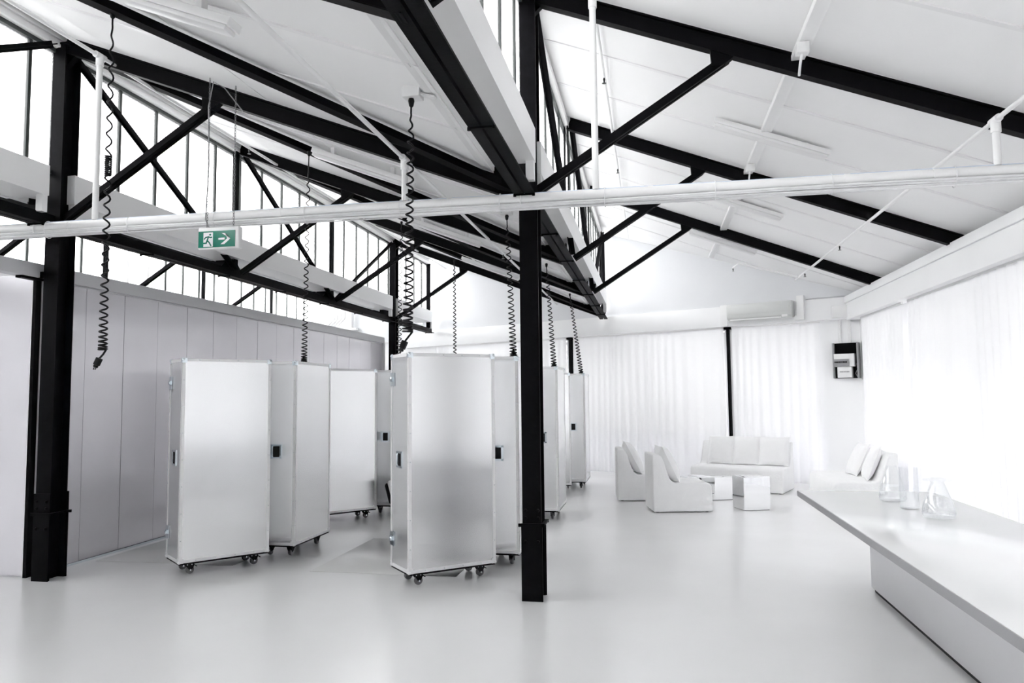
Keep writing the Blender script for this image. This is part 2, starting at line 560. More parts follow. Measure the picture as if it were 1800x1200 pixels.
def girder(label, row, y0, y1, cols, frames, endpost=None):
    t = thing('lattice_girder', label, 'girder', (row, y0, 3.19))
    mb = MB()
    for s_ in (-1, 1):
        mb.box(row + s_ * 0.045 - 0.036, row + s_ * 0.045 + 0.036, y0, y1, 3.19, 3.205)
        mb.box(row + s_ * 0.02 - 0.007, row + s_ * 0.02 + 0.007, y0, y1, 3.205, 3.30)
    obj('bottom_chord', mb, 'black', t)
    y = y0 + 0.8
    while y < y1:
        mb = MB()
        mb.box(row - 0.085, row + 0.085, y - 0.006, y + 0.006, 3.178, 3.19)
        for s_ in (-1, 1):
            mb.lathe([(0.012, 0), (0.012, -0.02)], 6, (row + s_ * 0.075, y, 3.19))
        obj('batten_plate', mb, 'black', t)
        y += 1.5
    tops = {}
    for k in frames:
        yk = k * FR
        if k in cols: continue
        yp = yk
        mb = MB().box(row - 0.035, row - 0.023, yp - 0.04, yp + 0.04, 3.28, 4.93)
        mb.box(row + 0.005, row + 0.017, yp - 0.04, yp + 0.04, 3.28, 4.93)
        obj('post', mb, 'black', t)
        obj('gusset', MB().prism([(-0.28, 3.29), (0.28, 3.29), (0.1, 3.44), (-0.1, 3.44)], row - 0.06, row - 0.048, lambda u, v, w_, yp=yp: (w_, yp + u, v)), 'black', t)
    # diagonals fall from the column heads to the posts between them
    pairs = []
    for k in frames:
        a, b = k, k + 1
        if b not in frames: continue
        ph = a % 3
        if ph == 2: pairs.append((b, a))
        else: pairs.append((a, b))
    for hi, lo in pairs if row > -5 else []:
        sgn = 1 if lo > hi else -1
        pa = (row + 0.03, hi * FR + sgn * 0.12, 4.88)
        pb = (row + 0.03, lo * FR - sgn * 0.06, 3.30)
        mb = MB().bar(pa, pb, 0.065, 0.012, (1, 0, 0)).bar(pa, pb, 0.012, 0.055, (1, 0, 0), (0.0, 0.03))
        obj('diagonal', mb, 'black', t)
    if endpost:
        mb = MB().box(row - 0.05, row + 0.05, endpost - 0.03, endpost + 0.03, 3.3, 4.9)
        obj('post', mb, 'black', t)
    return t
girder('long black lattice girder under the left clerestory, running to the left columns', -B, -8.5, 12.0, (0, 3), range(-2, 4), 11.8)
girder('long black lattice girder over the middle column, running away to the rear wall', 0.0, -8.5, 9.78, (0,), range(-2, 4), 9.68)
girder('distant black lattice girder seen beyond the plastic panel wall', -2 * B, -8.5, 14.2, (), range(-2, 5), None)

ordn = ['nearest', 'second', 'third', 'fourth', 'fifth']
def truss(row, k, label, brace):
    y = k * FR + 0.05
    if row < 0: x1 = row + B - 0.03
    else: x1 = min(4.5, (9.8 - y) / 0.5)
    t = thing('roof_truss', label, 'roof truss', (row, y, 3.2))
    x0 = row + 0.02
    obj('rafter', MB().ibeam((x0, y, zr(row, x0) - 0.078), (x1, y, zr(row, x1) - 0.078), 0.085, 0.145), 'black', t)
    xs_ = row + 1.60
    top = V((xs_, y, zr(row, xs_) - 0.17))
    bot = V((row + 0.06, y, 3.27))
    mb = MB()
    for s_ in (-1, 1):
        mb.bar(bot, top, 0.034, 0.012, (0, 0, 1), (s_ * 0.027, -0.03))
        mb.bar(bot, top, 0.01, 0.07, (0, 0, 1), (s_ * 0.014, 0.0))
    obj('strut', mb, 'black', t)
    obj('gusset', MB().prism([(xs_ - 0.13, zr(row, xs_ - 0.13) - 0.14), (xs_ + 0.06, zr(row, xs_ + 0.06) - 0.14),
                              (xs_ - 0.02, zr(row, xs_) - 0.23), (xs_ - 0.12, zr(row, xs_) - 0.23)], y - 0.03, y + 0.03, lambda u, v, w_: (u, w_, v)), 'black', t)
    if row < 0:
        xa, xb = row + B - 0.62, row + B - 0.03
        obj('haunch', MB().prism([(xa - 0.1, zr(row, xa - 0.1) - 0.01), (xb, zr(row, xb) + 0.10), (xb, zr(row, xb) - 0.15), (xa, zr(row, xa) - 0.15)],
                                 y - 0.045, y + 0.045, lambda u, v, w_: (u, w_, v)), 'black', t)
    if brace:
        a = V((row + 0.08, y + 0.16, zr(row, row + 0.08) - 0.06))
        b = V((row + B - 0.12, y + FR - 0.02, zr(row, row + B - 0.12) - 0.06))
        mb = MB().bar(a, b, 0.10, 0.012, (0, 0, 1), (0, -0.045)).bar(a, b, 0.014, 0.09, (0, 0, 1), (-0.043, 0))
        obj('brace', mb, 'black', t)
    return t
for i, k in enumerate((-1, 0, 1, 2)):
    truss(0.0, k, ['black sloping rafter just over the camera on the right roof', 'nearest long black rafter crossing the right roof slope, propped from the middle column',
                   'second black rafter from the front on the right roof slope', 'third and farthest black rafter on the right roof slope, by the rear gable'][i], False)
for i, k in enumerate((-2, -1, 0, 1, 2, 3)):
    truss(-B, k, ['black rafter of the middle roof slope behind the camera', 'black rafter and diagonal brace at the top edge of the middle roof slope',
                  'black rafter of the middle roof slope between the left column and the middle column',
                  'second black rafter of the middle roof slope, above the left flight cases', 'third black rafter of the middle roof slope',
                  'farthest black rafter of the middle roof slope, against the rear gable'][i], k < 3)
for i, k in enumerate((0, 1, 2, 3)):
    truss(-2 * B, k, 'black rafter and prop of the far left roof slope beyond the panel wall, ' + ['nearest one', 'second one', 'third one', 'farthest one'][i], False)

# ------------------------------------------------------------------ plastic panel wall on the left
XP = -4.65
wp = struct('wall_partition', MB().box(XP - 0.05, XP - 0.02, 0.13, 9.12, 0.0, 0.03).box(XP - 0.06, XP + 0.002, 0.13, 9.12, 2.73, 2.745), 'greytrim')
ys = [0.13] + [0.688 + 0.557 * i for i in range(15)] + [9.1]
for a, b in zip(ys[:-1], ys[1:]):
    obj('wall_panel', MB().box(XP - 0.045, XP + random.uniform(-0.0015, 0.0015), a + 0.003, b - 0.003, 0.025, 2.73), 'poly', wp)
obj('top_rail', MB().box(XP - 0.10, XP + 0.03, -3.2, 9.2, 2.745, 2.875), 'greytrim', wp, bevel=0.004)
obj('floor_rail', MB().box(XP - 0.05, XP + 0.012, 0.13, 9.12, 0.0, 0.022), 'chrome', wp)
obj('end_post', MB().box(XP - 0.08, XP + 0.04, 9.12, 9.2, 0, 2.745), 'greytrim', wp)
# return of the wall at the left column, facing the room
wq = struct('wall_return', MB().box(-8.95, -4.72, 0.10, 0.14, 2.78, 2.83).box(-8.95, -4.72, 0.10, 0.14, 0, 0.015), 'greytrim')
for i, x in enumerate((-4.72, -5.77, -6.82, -7.87)):
    obj('wall_panel', MB().box(max(x - 1.045, -8.95), x, 0.09, 0.13, 0.015, 2.78), 'poly', wq)
obj('edge_strip', MB().box(-4.72, -4.70, 0.085, 0.135, 0.0, 2.80), 'trim', wq)
obj('black_channel', MB().box(-4.70, -4.665, 0.07, 0.13, 0.0, 2.80).box(-4.70, -4.59, 0.06, 0.085, 2.74, 2.80), 'black', wq)
obj('black_soffit', MB().box(XP - 0.06, XP + 0.01, -0.12, 0.13, 2.722, 2.745), 'black', wq)

# ------------------------------------------------------------------ flight cases
CW, CD, CH, CZ = 0.833, 0.426, 1.98, 0.109
def make_case():
    t = thing('flight_case', '', 'flight case')
    z0 = CZ + 0.012
    obj('body', MB().box(0.004, CW - 0.004, 0.004, CD - 0.004, z0, CH - 0.004), 'alu', t)
    obj('base_board', MB().box(0.006, CW - 0.006, 0.006, CD - 0.006, CZ - 0.004, CZ + 0.012), 'rubber', t)
    tw, th = 0.028, 0.004
    def lang(mb, axis, a, b, c0, c1, s0, s1):
        # L extrusion along axis at corner (c0,c1), legs going s0,s1
        def bx(p, q):
            lo = [0, 0, 0]; hi = [0, 0, 0]
            o_ = [i for i in range(3) if i != axis]
            lo[axis], hi[axis] = a, b
            for i, (u, v) in zip(o_, (p, q)): lo[i], hi[i] = min(u, v), max(u, v)
            mb.box(lo[0], hi[0], lo[1], hi[1], lo[2], hi[2])
        bx((c0, c0 + s0 * tw), (c1, c1 + s1 * th))
        bx((c0, c0 + s0 * th), (c1, c1 + s1 * tw))
        return mb
    for x, sx in ((0, 1), (CW, -1)):
        for y, sy in ((0, 1), (CD, -1)):
            obj('edge_trim', lang(MB(), 2, z0, CH, x, y, sx, sy), 'alutrim', t)
    for y, sy in ((0, 1), (CD, -1)):
        for z, sz in ((z0, 1), (CH, -1)):
            obj('edge_trim', lang(MB(), 0, 0.0, CW, y, z, sy, sz), 'alutrim', t)
    for x, sx in ((0, 1), (CW, -1)):
        for z, sz in ((z0, 1), (CH, -1)):
            obj('edge_trim', lang(MB(), 1, 0.0, CD, x, z, sx, sz), 'alutrim', t)
    # ball corners, each with three riveted leaves
    for x, sx in ((0, 1), (CW, -1)):
        for y, sy in ((0, 1), (CD, -1)):
            for z, sz in ((z0, 1), (CH, -1)):
                mb = MB()
                r = 0.017
                prof = [(r * math.sin(math.pi * i / 6), -r * math.cos(math.pi * i / 6)) for i in range(7)]
                mb.lathe(prof, 10, (x + sx * 0.009, y + sy * 0.009, z + sz * 0.009))
                L, e = 0.042, 0.0025
                def leaf(ax):
                    lo = [x, y, z]; hi = [x, y, z]
                    for i, s_ in enumerate((sx, sy, sz)):
                        if i == ax: lo[i], hi[i] = lo[i] - s_ * e, lo[i] + s_ * 0.002
                        else: hi[i] = lo[i] + s_ * L
                    mb.box(min(lo[0], hi[0]), max(lo[0], hi[0]), min(lo[1], hi[1]), max(lo[1], hi[1]), min(lo[2], hi[2]), max(lo[2], hi[2]))
                for ax in range(3): leaf(ax)
                obj('ball_corner', mb, 'alutrim' if sz > 0 else 'chrome', t, smooth=40)
    # rivets along the edge trims
    mb = MB()
    for i in range(7):
        z = z0 + 0.2 + i * (CH - z0 - 0.4) / 6
        for x in (0.014, CW - 0.014):
            mb.box(x - 0.003, x + 0.003, -0.0025, 0.0, z - 0.003, z + 0.003)
            mb.box(x - 0.003, x + 0.003, CD, CD + 0.0025, z - 0.003, z + 0.003)
        for y in (0.014, CD - 0.014):
            mb.box(-0.0025, 0.0, y - 0.003, y + 0.003, z - 0.003, z + 0.003)
            mb.box(CW, CW + 0.0025, y - 0.003, y + 0.003, z - 0.003, z + 0.003)
    for i in range(4):
        x = 0.15 + i * (CW - 0.3) / 3
        for z in (z0 + 0.014, CH - 0.014):
            mb.box(x - 0.003, x + 0.003, -0.0025, 0.0, z - 0.003, z + 0.003)
    obj('rivets', mb, 'chrome', t, kind='stuff')
    # recessed handles on both narrow sides
    for x, sx in ((0, -1), (CW, 1)):
        zc, yc = 1.06, CD / 2
        hw, hh = 0.062, 0.072
        def bx(y0, y1, za, zb, d0, d1, mb):
            xa, xb = x + sx * d0, x + sx * d1
            return mb.box(min(xa, xb), max(xa, xb), y0, y1, za, zb)
        mb = MB()
        bx(yc - hw, yc - hw + 0.02, zc - hh, zc + hh, -0.005, 0.004, mb)
        bx(yc + hw - 0.02, yc + hw, zc - hh, zc + hh, -0.005, 0.004, mb)
        bx(yc - hw, yc + hw, zc - hh, zc - hh + 0.018, -0.005, 0.004, mb)
        bx(yc - hw, yc + hw, zc + hh - 0.018, zc + hh, -0.005, 0.004, mb)
        bx(yc + 0.028, yc + hw - 0.02, zc - hh + 0.018, zc + hh - 0.018, -0.004, 0.002, mb)
        h = obj('recess_handle', mb, 'chrome', t)
        obj('handle_well', bx(yc - hw + 0.02, yc + 0.028, zc - hh + 0.018, zc + hh - 0.018, -0.002, 0.0015, MB()), 'rubber', h)
        mb = MB()
        mb.tube([(x + sx * 0.004, yc + 0.030, zc - 0.05), (x + sx * 0.01, yc + 0.030, zc - 0.04), (x + sx * 0.01, yc + 0.030, zc + 0.04), (x + sx * 0.004, yc + 0.030, zc + 0.05)], 0.006, 8)
        obj('grip', mb, 'chrome', h, smooth=40)
    # butterfly catches at the back edge of the left narrow side
    for zc in (0.36, 1.76):
        y = CD - 0.055
        mb = MB().box(-0.006, 0.0, y - 0.04, y + 0.055, zc - 0.06, zc + 0.06)
        c = obj('butterfly_catch', mb, 'chrome', t)
        mb = MB().box(-0.014, -0.006, y - 0.012, y + 0.05, zc - 0.018, zc + 0.018)
        mb.lathe([(0.02, 0), (0.02, 0.012), (0.012, 0.018)], 12, X=Matrix.Translation((-0.006, y + 0.01, zc)) @ Matrix.Rotation(math.radians(-90), 4, 'Y'))
        mb.box(-0.024, -0.018, y - 0.012, y + 0.03, zc - 0.005, zc + 0.005)
        obj('catch_key', mb, 'chrome', c)
    # braked castors
    for x in (0.12, CW - 0.12):
        for y in (0.10, CD - 0.10):
            mb = MB().box(x - 0.045, x + 0.045, y - 0.04, y + 0.04, CZ - 0.010, CZ - 0.004)
            mb.prism([(-0.04, CZ - 0.01), (0.045, CZ - 0.01), (0.04, 0.07), (0.018, 0.034), (0.0, 0.034), (-0.03, 0.075)], y - 0.024, y - 0.019, lambda u, v, w_, x=x: (x + u, w_, v))
            mb.prism([(-0.04, CZ - 0.01), (0.045, CZ - 0.01), (0.04, 0.07), (0.018, 0.034), (0.0, 0.034), (-0.03, 0.075)], y + 0.019, y + 0.024, lambda u, v, w_, x=x: (x + u, w_, v))
            c = obj('castor', mb, 'rubber', t)
            R = Matrix.Translation((x + 0.008, y, 0.0375)) @ Matrix.Rotation(math.radians(90), 4, 'X')
            obj('wheel', MB().lathe([(0.024, -0.015), (0.034, -0.015), (0.0375, -0.008), (0.0375, 0.008), (0.034, 0.015), (0.024, 0.015)], 18, X=R), 'wheel', c, smooth=35)
            mb = MB().bar((x + 0.03, y, 0.088), (x + 0.068, y, 0.062), 0.03, 0.008)
            obj('brake_pedal', mb, 'rubber', c)
            mb = MB().lathe([(0.008, -0.028), (0.008, 0.028)], 8, X=R)
            for dx in (-0.02, 0.02): mb.box(x + dx - 0.004, x + dx + 0.004, y - 0.026, y - 0.024, 0.083, 0.091)
            obj('axle', mb, 'chrome', c)
    return t
case0 = make_case()
A_ = lambda fr, a: (fr[0] - CW * math.cos(a), fr[1] - CW * math.sin(a), 0)
cases = [
    ((-3.28, 0.283, 0), 0.862, 'tall aluminium flight case nearest the left column, wide face to the room, hinge side left'),
    ((-2.62, 1.20, 0), 1.566, 'aluminium flight case right behind the leftmost one, turned edge-on, cord plugged into its top'),
    (A_((-2.70, 3.705), 0.86), 0.86, 'aluminium flight case standing farther back between the two front pairs, wide face forward'),
    ((-2.475, 3.985, 0), 1.566, 'aluminium flight case edge-on at the back, mostly hidden by the front centre case'),
    ((-1.083, 0.2, 0), 0.705, 'large aluminium flight case in front centre, left of the middle column'),
    ((-0.300, 1.125, 0), 1.566, 'aluminium flight case edge-on behind the front centre case, cut off by the middle column'),
    ((-0.253, 3.768, 0), 1.57, 'aluminium flight case just right of the middle column, showing its narrow side'),
    (A_((-0.394, 6.640), 0.705), 0.705, 'aluminium flight case seen as a thin strip between two others, right of the middle column'),
    ((-0.186, 7.05, 0), 1.57, 'farthest aluminium flight case, narrow side forward, by the curtain right of the middle column'),
]
first = True
for loc, a, lab in cases:
    if first:
        case0.location = loc; case0.rotation_euler = (0, 0, a); case0['label'] = lab; case0['group'] = 'flight cases on castors'
        first = False
    else:
        dup(case0, loc, a, lab, 'flight cases on castors')

# clear mats on the floor beneath the cases
tag(obj('floor_mat', MB().box(-4.55, -3.05, 0.80, 2.05, 0.0005, 0.004), 'mat_floor', bevel=0.001), 'thin glossy floor mat beside the panel wall, under the left flight cases', 'mat')
tag(obj('floor_mat', MB().box(-2.2, -0.8, 0.675, 2.3, 0.0005, 0.004), 'mat_floor', bevel=0.001), 'thin glossy floor mat under and behind the front centre flight case', 'mat')

# shell chair half hidden behind the centre case
t = thing('shell_chair', 'black shell chair with pale seat pad, almost hidden behind the front centre case', 'chair', (-2.28, 3.74, 0))
prof = [(-0.26, 0.44), (-0.20, 0.22), (-0.09, 0.10), (0.12, 0.09), (0.24, 0.15)]
def sweep(prof, th, wd, t0):
    mb = MB()
    poly = prof + [(x + (0.6 * th if i < 2 else 0), z + th) for i, (x, z) in reversed(list(enumerate(prof)))]
    return mb.prism(poly, -wd / 2, wd / 2, lambda u, v, w_: (t0[0] + u, t0[1] + w_, v))
obj('shell', sweep(prof, 0.03, 0.34, (-2.28, 3.74)), 'rubber', t, bevel=0.006)
obj('seat_pad', sweep([(x + 0.03, z + 0.035) for x, z in prof], 0.03, 0.30, (-2.28, 3.74)), 'leather', t, bevel=0.008)
obj('base', MB().lathe([(0.15, 0.0), (0.15, 0.015), (0.04, 0.03), (0.03, 0.092)], 20, (-2.28, 3.74, 0)), 'chrome', t, smooth=40)

# ------------------------------------------------------------------ table
t = thing('long_table', 'long white gloss table in the right foreground on a satin grey plinth', 'table', (2.73, -1.8, 0))
obj('table_top', MB().box(2.194, 3.276, -4.596, 1.086, 0.702, 0.75), 'lacquer', t, bevel=0.002)
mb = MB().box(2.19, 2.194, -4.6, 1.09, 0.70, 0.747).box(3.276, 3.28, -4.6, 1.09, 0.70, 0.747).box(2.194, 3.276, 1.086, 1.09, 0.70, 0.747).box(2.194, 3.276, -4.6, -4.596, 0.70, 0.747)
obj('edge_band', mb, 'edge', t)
obj('underside', MB().box(2.194, 3.276, -4.596, 1.086, 0.70, 0.702), 'plinth', t)
obj('plinth', MB().box(2.66, 3.22, -4.2, 0.68, 0.035, 0.70), 'plinth', t, bevel=0.003)
obj('toe_kick', MB().box(2.68, 3.2, -4.18, 0.66, 0.0, 0.035), 'rubber', t)

def vessel(name, label, cat, loc, outer, th, wtop, lid=None):
    t = thing(name, label, cat, loc)
    inner = [(max(r - th, 0.0005), z + (0.006 if i == 0 else 0)) for i, (r, z) in enumerate(outer)]
    prof = [(0.0005, outer[0][1])] + outer + list(reversed(inner)) + [(0.0005, outer[0][1] + 0.006)]
    obj('glass_wall', MB().lathe(prof, 36, loc), 'glass', t, smooth=50)
    if wtop:
        wp_ = [(0.0005, 0.0075)]
        for (r, z) in outer:
            if z < wtop: wp_.append((r - th - 0.0008, max(z, 0.0075)))
        # interpolate radius at the water line
        for (ra, za), (rb, zb) in zip(outer[:-1], outer[1:]):
            if za <= wtop <= zb:
                wp_.append((ra + (rb - ra) * (wtop - za) / (zb - za) - th - 0.0008, wtop))
                break
        wp_.append((0.0005, wtop))
        obj('water', MB().lathe(wp_, 36, loc), 'water', t, smooth=50)
    if lid:
        obj('glass_lid', MB().lathe(lid, 36, loc), 'glass', t, smooth=40)
    return t
def flask(s, h, rb, rn):
    pts = [(rb * 0.72, 0.0), (rb * 0.93, 0.006), (rb, 0.028), (rb * 0.97, 0.06), (rb * 0.86, 0.11), (rb * 0.62, 0.18), (rb * 0.48, 0.225)]
    return [(r, z * h / 0.26) for r, z in pts] + [(rn, h * 0.97), (rn * 1.06, h)]
vessel('carafe', 'clear glass carafe with a wide flat lid, nearest on the white table', 'carafe', (2.845, -0.33, 0.75), flask(1, 0.245, 0.105, 0.042), 0.003, 0.15,
       [(0.0005, 0.246), (0.085, 0.250), (0.088, 0.256), (0.05, 0.262), (0.03, 0.268), (0.0005, 0.27)])
vessel('carafe', 'clear glass carafe without lid standing farthest back on the white table', 'carafe', (2.79, 0.47, 0.75), flask(1, 0.275, 0.1, 0.037), 0.003, 0.12)
vessel('glass_jug', 'tall straight glass cylinder between the two carafes on the white table', 'glass jug', (2.785, 0.06, 0.75),
       [(0.060, 0.0), (0.065, 0.006), (0.065, 0.16), (0.0645, 0.30)], 0.003, 0.165)

# ------------------------------------------------------------------ lounge
SEAT = [(0, 0.012), (0.83, 0.012), (0.825, 0.34), (0.80, 0.385), (0.74, 0.405), (0.30, 0.40), (0.245, 0.44), (0.20, 0.56), (0.165, 0.68), (0.13, 0.755), (0.09, 0.785), (0.0, 0.785)]
def slip(mb, wd, sx=1.0):
    return mb.prism([(u * sx, v) for u, v in SEAT], 0, wd, lambda u, v, w_: (u, w_, v))
def seat(name, label, cat, loc, rz, wd, sx=1.0, group=None):
    t = thing(name, label, cat, loc, rz, group)
    obj('slipcover', slip(MB(), wd, sx), 'fabric', t, bevel=0.022, seg=3, local=True)
    for x in (0.07, 0.83 * sx - 0.07):
        for y in (0.07, wd - 0.07):
            obj('foot', MB().lathe([(0.02, 0.0), (0.024, 0.03)], 10, (x, y, 0)), 'rubber', t, local=True)
    return t
def cushion(label, c, rz, tilt, sz=0.47, th=0.15, group=None, wd=None):
    """c is the middle of the lower edge; leans back by tilt; front faces +x local"""
    N = 14
    wd = wd or sz
    mb = MB()
    vs, fs = [], []
    for side in (1, -1):
        for j in range(N + 1):
            for i in range(N + 1):
                u, v = -1 + 2 * i / N, -1 + 2 * j / N
                e = max(0.0, (1 - abs(u) ** 2.6)) ** 0.5 * max(0.0, (1 - abs(v) ** 2.6)) ** 0.5
                pin = 1 - 0.06 * (1 - u * u) * abs(v) ** 3
                pin2 = 1 - 0.06 * (1 - v * v) * abs(u) ** 3
                vs.append((side * (th / 2) * e + 0.004 * math.sin(5 * u + 3 * v) * e, u * wd / 2 * pin2, (v * pin + 1) * sz / 2))
    K = (N + 1) ** 2
    for s_ in range(2):
        for j in range(N):
            for i in range(N):
                a = s_ * K + j * (N + 1) + i
                q = (a, a + 1, a + N + 2, a + N + 1)
                fs.append(q if s_ == 0 else tuple(reversed(q)))
    mb.add(vs, fs)
    t = thing('cushion', label, 'cushion', c, rz, group)
    o = obj('cover', mb, 'fabric', t, smooth=60, local=True)
    ring = []
    for i in range(N): ring.append((0, -wd / 2 + wd * i / N, 0))
    for i in range(N): ring.append((0, wd / 2, sz * i / N))
    for i in range(N): ring.append((0, wd / 2 - wd * i / N, sz))
    for i in range(N + 1): ring.append((0, -wd / 2, sz - sz * i / N))
    def pinch(p):
        u, v = p[1] / (wd / 2), p[2] / (sz / 2) - 1
        return (0, u * wd / 2 * (1 - 0.06 * (1 - v * v) * abs(u) ** 3), (v * (1 - 0.06 * (1 - u * u) * abs(v) ** 3) + 1) * sz / 2)
    p_ = obj('piping', MB().tube([pinch(p) for p in ring], 0.005, 6), 'fabric', t, smooth=60, local=True)
    t.rotation_euler = Matrix.Rotation(rz, 3, 'Z').to_euler()
    R = Matrix.Rotation(rz, 4, 'Z') @ Matrix.Rotation(-tilt, 4, 'Y')
    t.rotation_euler = R.to_euler()
    return t
seat('lounge_chair', 'white slipcovered armless lounge chair nearest the camera, beside the mirrored cube', 'lounge chair', (0.94, 4.53, 0), 0.19, 0.60, 0.98)
seat('lounge_chair', 'white slipcovered armless lounge chair farther left, behind the other lounge chair', 'lounge chair', (0.415, 5.60, 0), 0.10, 0.60, 0.98)
cr = lambda loc, a, u, v, z: (loc[0] + u * math.cos(a) - v * math.sin(a), loc[1] + u * math.sin(a) + v * math.cos(a), z)
cushion('white cushion leaning in the nearer lounge chair', cr((0.94, 4.53), 0.19, 0.37, 0.30, 0.405), 0.19, math.radians(25), 0.53, 0.22, 'cushions on the lounge chairs')
cushion('white cushion leaning in the farther left lounge chair', cr((0.415, 5.60), 0.10, 0.37, 0.30, 0.405), 0.10, math.radians(27), 0.53, 0.20, 'cushions on the lounge chairs')
# rear sofa: front edge from (1.57,7.16) to (3.0,6.70)
ang = math.atan2(-0.56, 1.43)          # along the front, to the right
nrm = ang + math.pi / 2                # towards the wall
SW = 1.51
p_r = V((3.02, 6.72, 0))
# seat() local: x = back->front, y = width ; front direction = nrm + pi
org = V((1.56, 7.17, 0)) + V((math.cos(nrm), math.sin(nrm), 0)) * 0.84
seat('sofa', 'white slipcovered armless sofa in front of the rear curtain, three cushions on it', 'sofa', (org.x, org.y, 0), nrm + math.pi, SW, 1.0)
for v, wd, lab in ((0.37, 0.45, 'left of the three white cushions on the rear sofa'), (0.80, 0.46, 'middle of the three white cushions on the rear sofa'), (1.25, 0.50, 'right of the three white cushions on the rear sofa')):
    cushion(lab, cr(org, nrm + math.pi, 0.33, v, 0.405), nrm + math.pi, math.radians(17), 0.49, 0.15, 'cushions on the rear sofa', wd)
# right sofa: front edge x=3.32 running in depth, back to the right wall
seat('sofa', 'white slipcovered armless sofa along the right curtain, behind the table end', 'sofa', (4.15, 4.87, 0), math.pi, 1.0, 1.0).location = (4.16, 6.50, 0)
S2 = (4.16, 6.50)
SL2 = [o for o in COL.objects if o.name.startswith('slipcover')][-1]
for vtx in SL2.data.vertices: vtx.co.y *= 1.62
for o in [o for o in COL.objects if o.parent == SL2.parent and o.name.startswith('foot')]:
    for vtx in o.data.vertices:
        if vtx.co.y > 0.5: vtx.co.y += 0.62
cushion('white cushion at the near end of the right sofa, upright by the curtain', cr(S2, math.pi, 0.33, 1.22, 0.405), math.pi - 0.12, math.radians(22), 0.50, 0.15, 'cushions on the right sofa')
cushion('white cushion farther back on the right sofa', cr(S2, math.pi, 0.36, 0.62, 0.405), math.pi + 0.05, math.radians(24), 0.50, 0.15, 'cushions on the right sofa')

def cube(label, loc, rz, a, b, h):
    t = thing('mirror_cube_table', label, 'side table', loc, rz)
    obj('mirror_top', MB().box(0, a, 0, b, h - 0.005, h), 'mirror', t, bevel=0.001, local=True)
    obj('mirror_panel', MB().box(0.0, a, 0.0, 0.005, 0.006, h - 0.0055), 'mirror', t, local=True)
    obj('mirror_panel', MB().box(0.0, a, b - 0.005, b, 0.006, h - 0.0055), 'mirror', t, local=True)
    obj('mirror_panel', MB().box(0.0, 0.005, 0.0055, b - 0.0055, 0.006, h - 0.0055), 'mirror', t, local=True)
    obj('mirror_panel', MB().box(a - 0.005, a, 0.0055, b - 0.0055, 0.006, h - 0.0055), 'mirror', t, local=True)
    obj('base', MB().box(0.012, a - 0.012, 0.012, b - 0.012, 0.0, 0.006), 'rubber', t, local=True)
cube('tall mirrored cube side table standing in front of the rear sofa', (2.165, 4.87, 0), 0.33, 0.385, 0.36, 0.455)
cube('low mirrored side table partly behind the nearer lounge chair', (1.66, 5.80, 0), 0.36, 0.55, 0.5, 0.345)

# ------------------------------------------------------------------ curtains
def curtain(label, a, b, fn, d, z0, z1, seed, wl=0.17, amp=0.03):
    rnd = random.Random(seed)
    ph = [rnd.uniform(0, 6.28) for _ in range(6)]
    Ln = b - a
    nx = int(Ln / 0.02)
    nz = 9
    mb = MB()
    vs, fs = [], []
    for j in range(nz + 1):
        t_ = j / nz
        for i in range(nx + 1):
            x = a + Ln * i / nx
            q = 2 * math.pi * x / wl + 2.6 * math.sin(x * 1.7 + ph[0]) + 1.3 * math.sin(x * 5.3 + ph[1] + t_ * 0.8)
            k = 0.55 + 0.45 * math.sin(x * 1.7 + ph[2])
            dd = amp * (0.35 + 0.65 * t_) * k * math.sin(q) + 0.012 * t_ * math.sin(q * 0.5 + ph[3])
            xx = x + 0.012 * t_ * math.sin(q + 1.0)
            vs.append(fn(xx, d + dd, z1 + (z0 - z1) * t_))
    for j in range(nz):
        for i in range(nx):
            p = j * (nx + 1) + i
            fs.append((p, p + 1, p + nx + 2, p + nx + 1))
    mb.add(vs, fs)
    mid = fn((a + b) / 2, d, z0)
    t = thing('sheer_curtain', label, 'curtain', mid)
    obj('voile', mb, 'sheer', t, smooth=60)
    obj('heading_tape', MB().box(a, b, d - 0.012, d + 0.012, z1 - 0.005, z1 + 0.02, fn), 'trim', t)
curtain('white sheer curtain on the rear wall behind the flight cases, left of the dark post', -4.9, -1.0, RW, -0.07, 0.02, 2.84, 1)
curtain('white sheer curtain on the rear wall behind the lounge chairs', -0.82, 2.56, RW, -0.07, 0.02, 2.84, 2)
curtain('white sheer curtain on the rear wall behind the rear sofa cushions, under the air conditioner', 2.72, 4.33, RW, -0.07, 0.02, 2.84, 3)
curtain('white sheer curtain on the right wall between the corner and the narrow gap', 5.22, 7.28, RT, 0.10, 0.02, 2.83, 4)
curtain('long white sheer curtain on the right wall, from the narrow gap past the white table', -8.3, 4.98, RT, 0.10, 0.02, 2.83, 5, 0.19, 0.045)

# dark posts between the rear curtains
for s_, lab in ((-0.91, 'dark steel post on the rear wall above the far flight cases'), (2.645, 'dark steel post on the rear wall between the two right-hand rear curtains')):
    t = thing('window_post', lab, 'post', RW(s_, -0.1, 0))
    mb = MB().box(s_ - 0.045, s_ + 0.045, -0.13, -0.09, 0.0, 2.86, RW) if s_ < 0 else MB().box(s_ - 0.025, s_ + 0.02, -0.13, -0.06, 0.0, 2.86, RW)
    obj('shaft', mb, 'black', t)
    obj('head_plate', MB().box(s_ - 0.07, s_ + 0.06, -0.13, -0.05, 2.82, 2.866, RW), 'black', t)
# window latches in the gap of the right curtains
for z, lab in ((2.38, 'upper'), (1.70, 'middle'), (1.05, 'lower')):
    tag(obj('window_latch', MB().box(4.462, 4.50, 5.03, 5.07, z, z + 0.05).box(4.44, 4.462, 5.04, 5.055, z - 0.05, z + 0.035), 'chrome', None), lab + ' of the three small metal latches in the gap between the right curtains', 'latch')

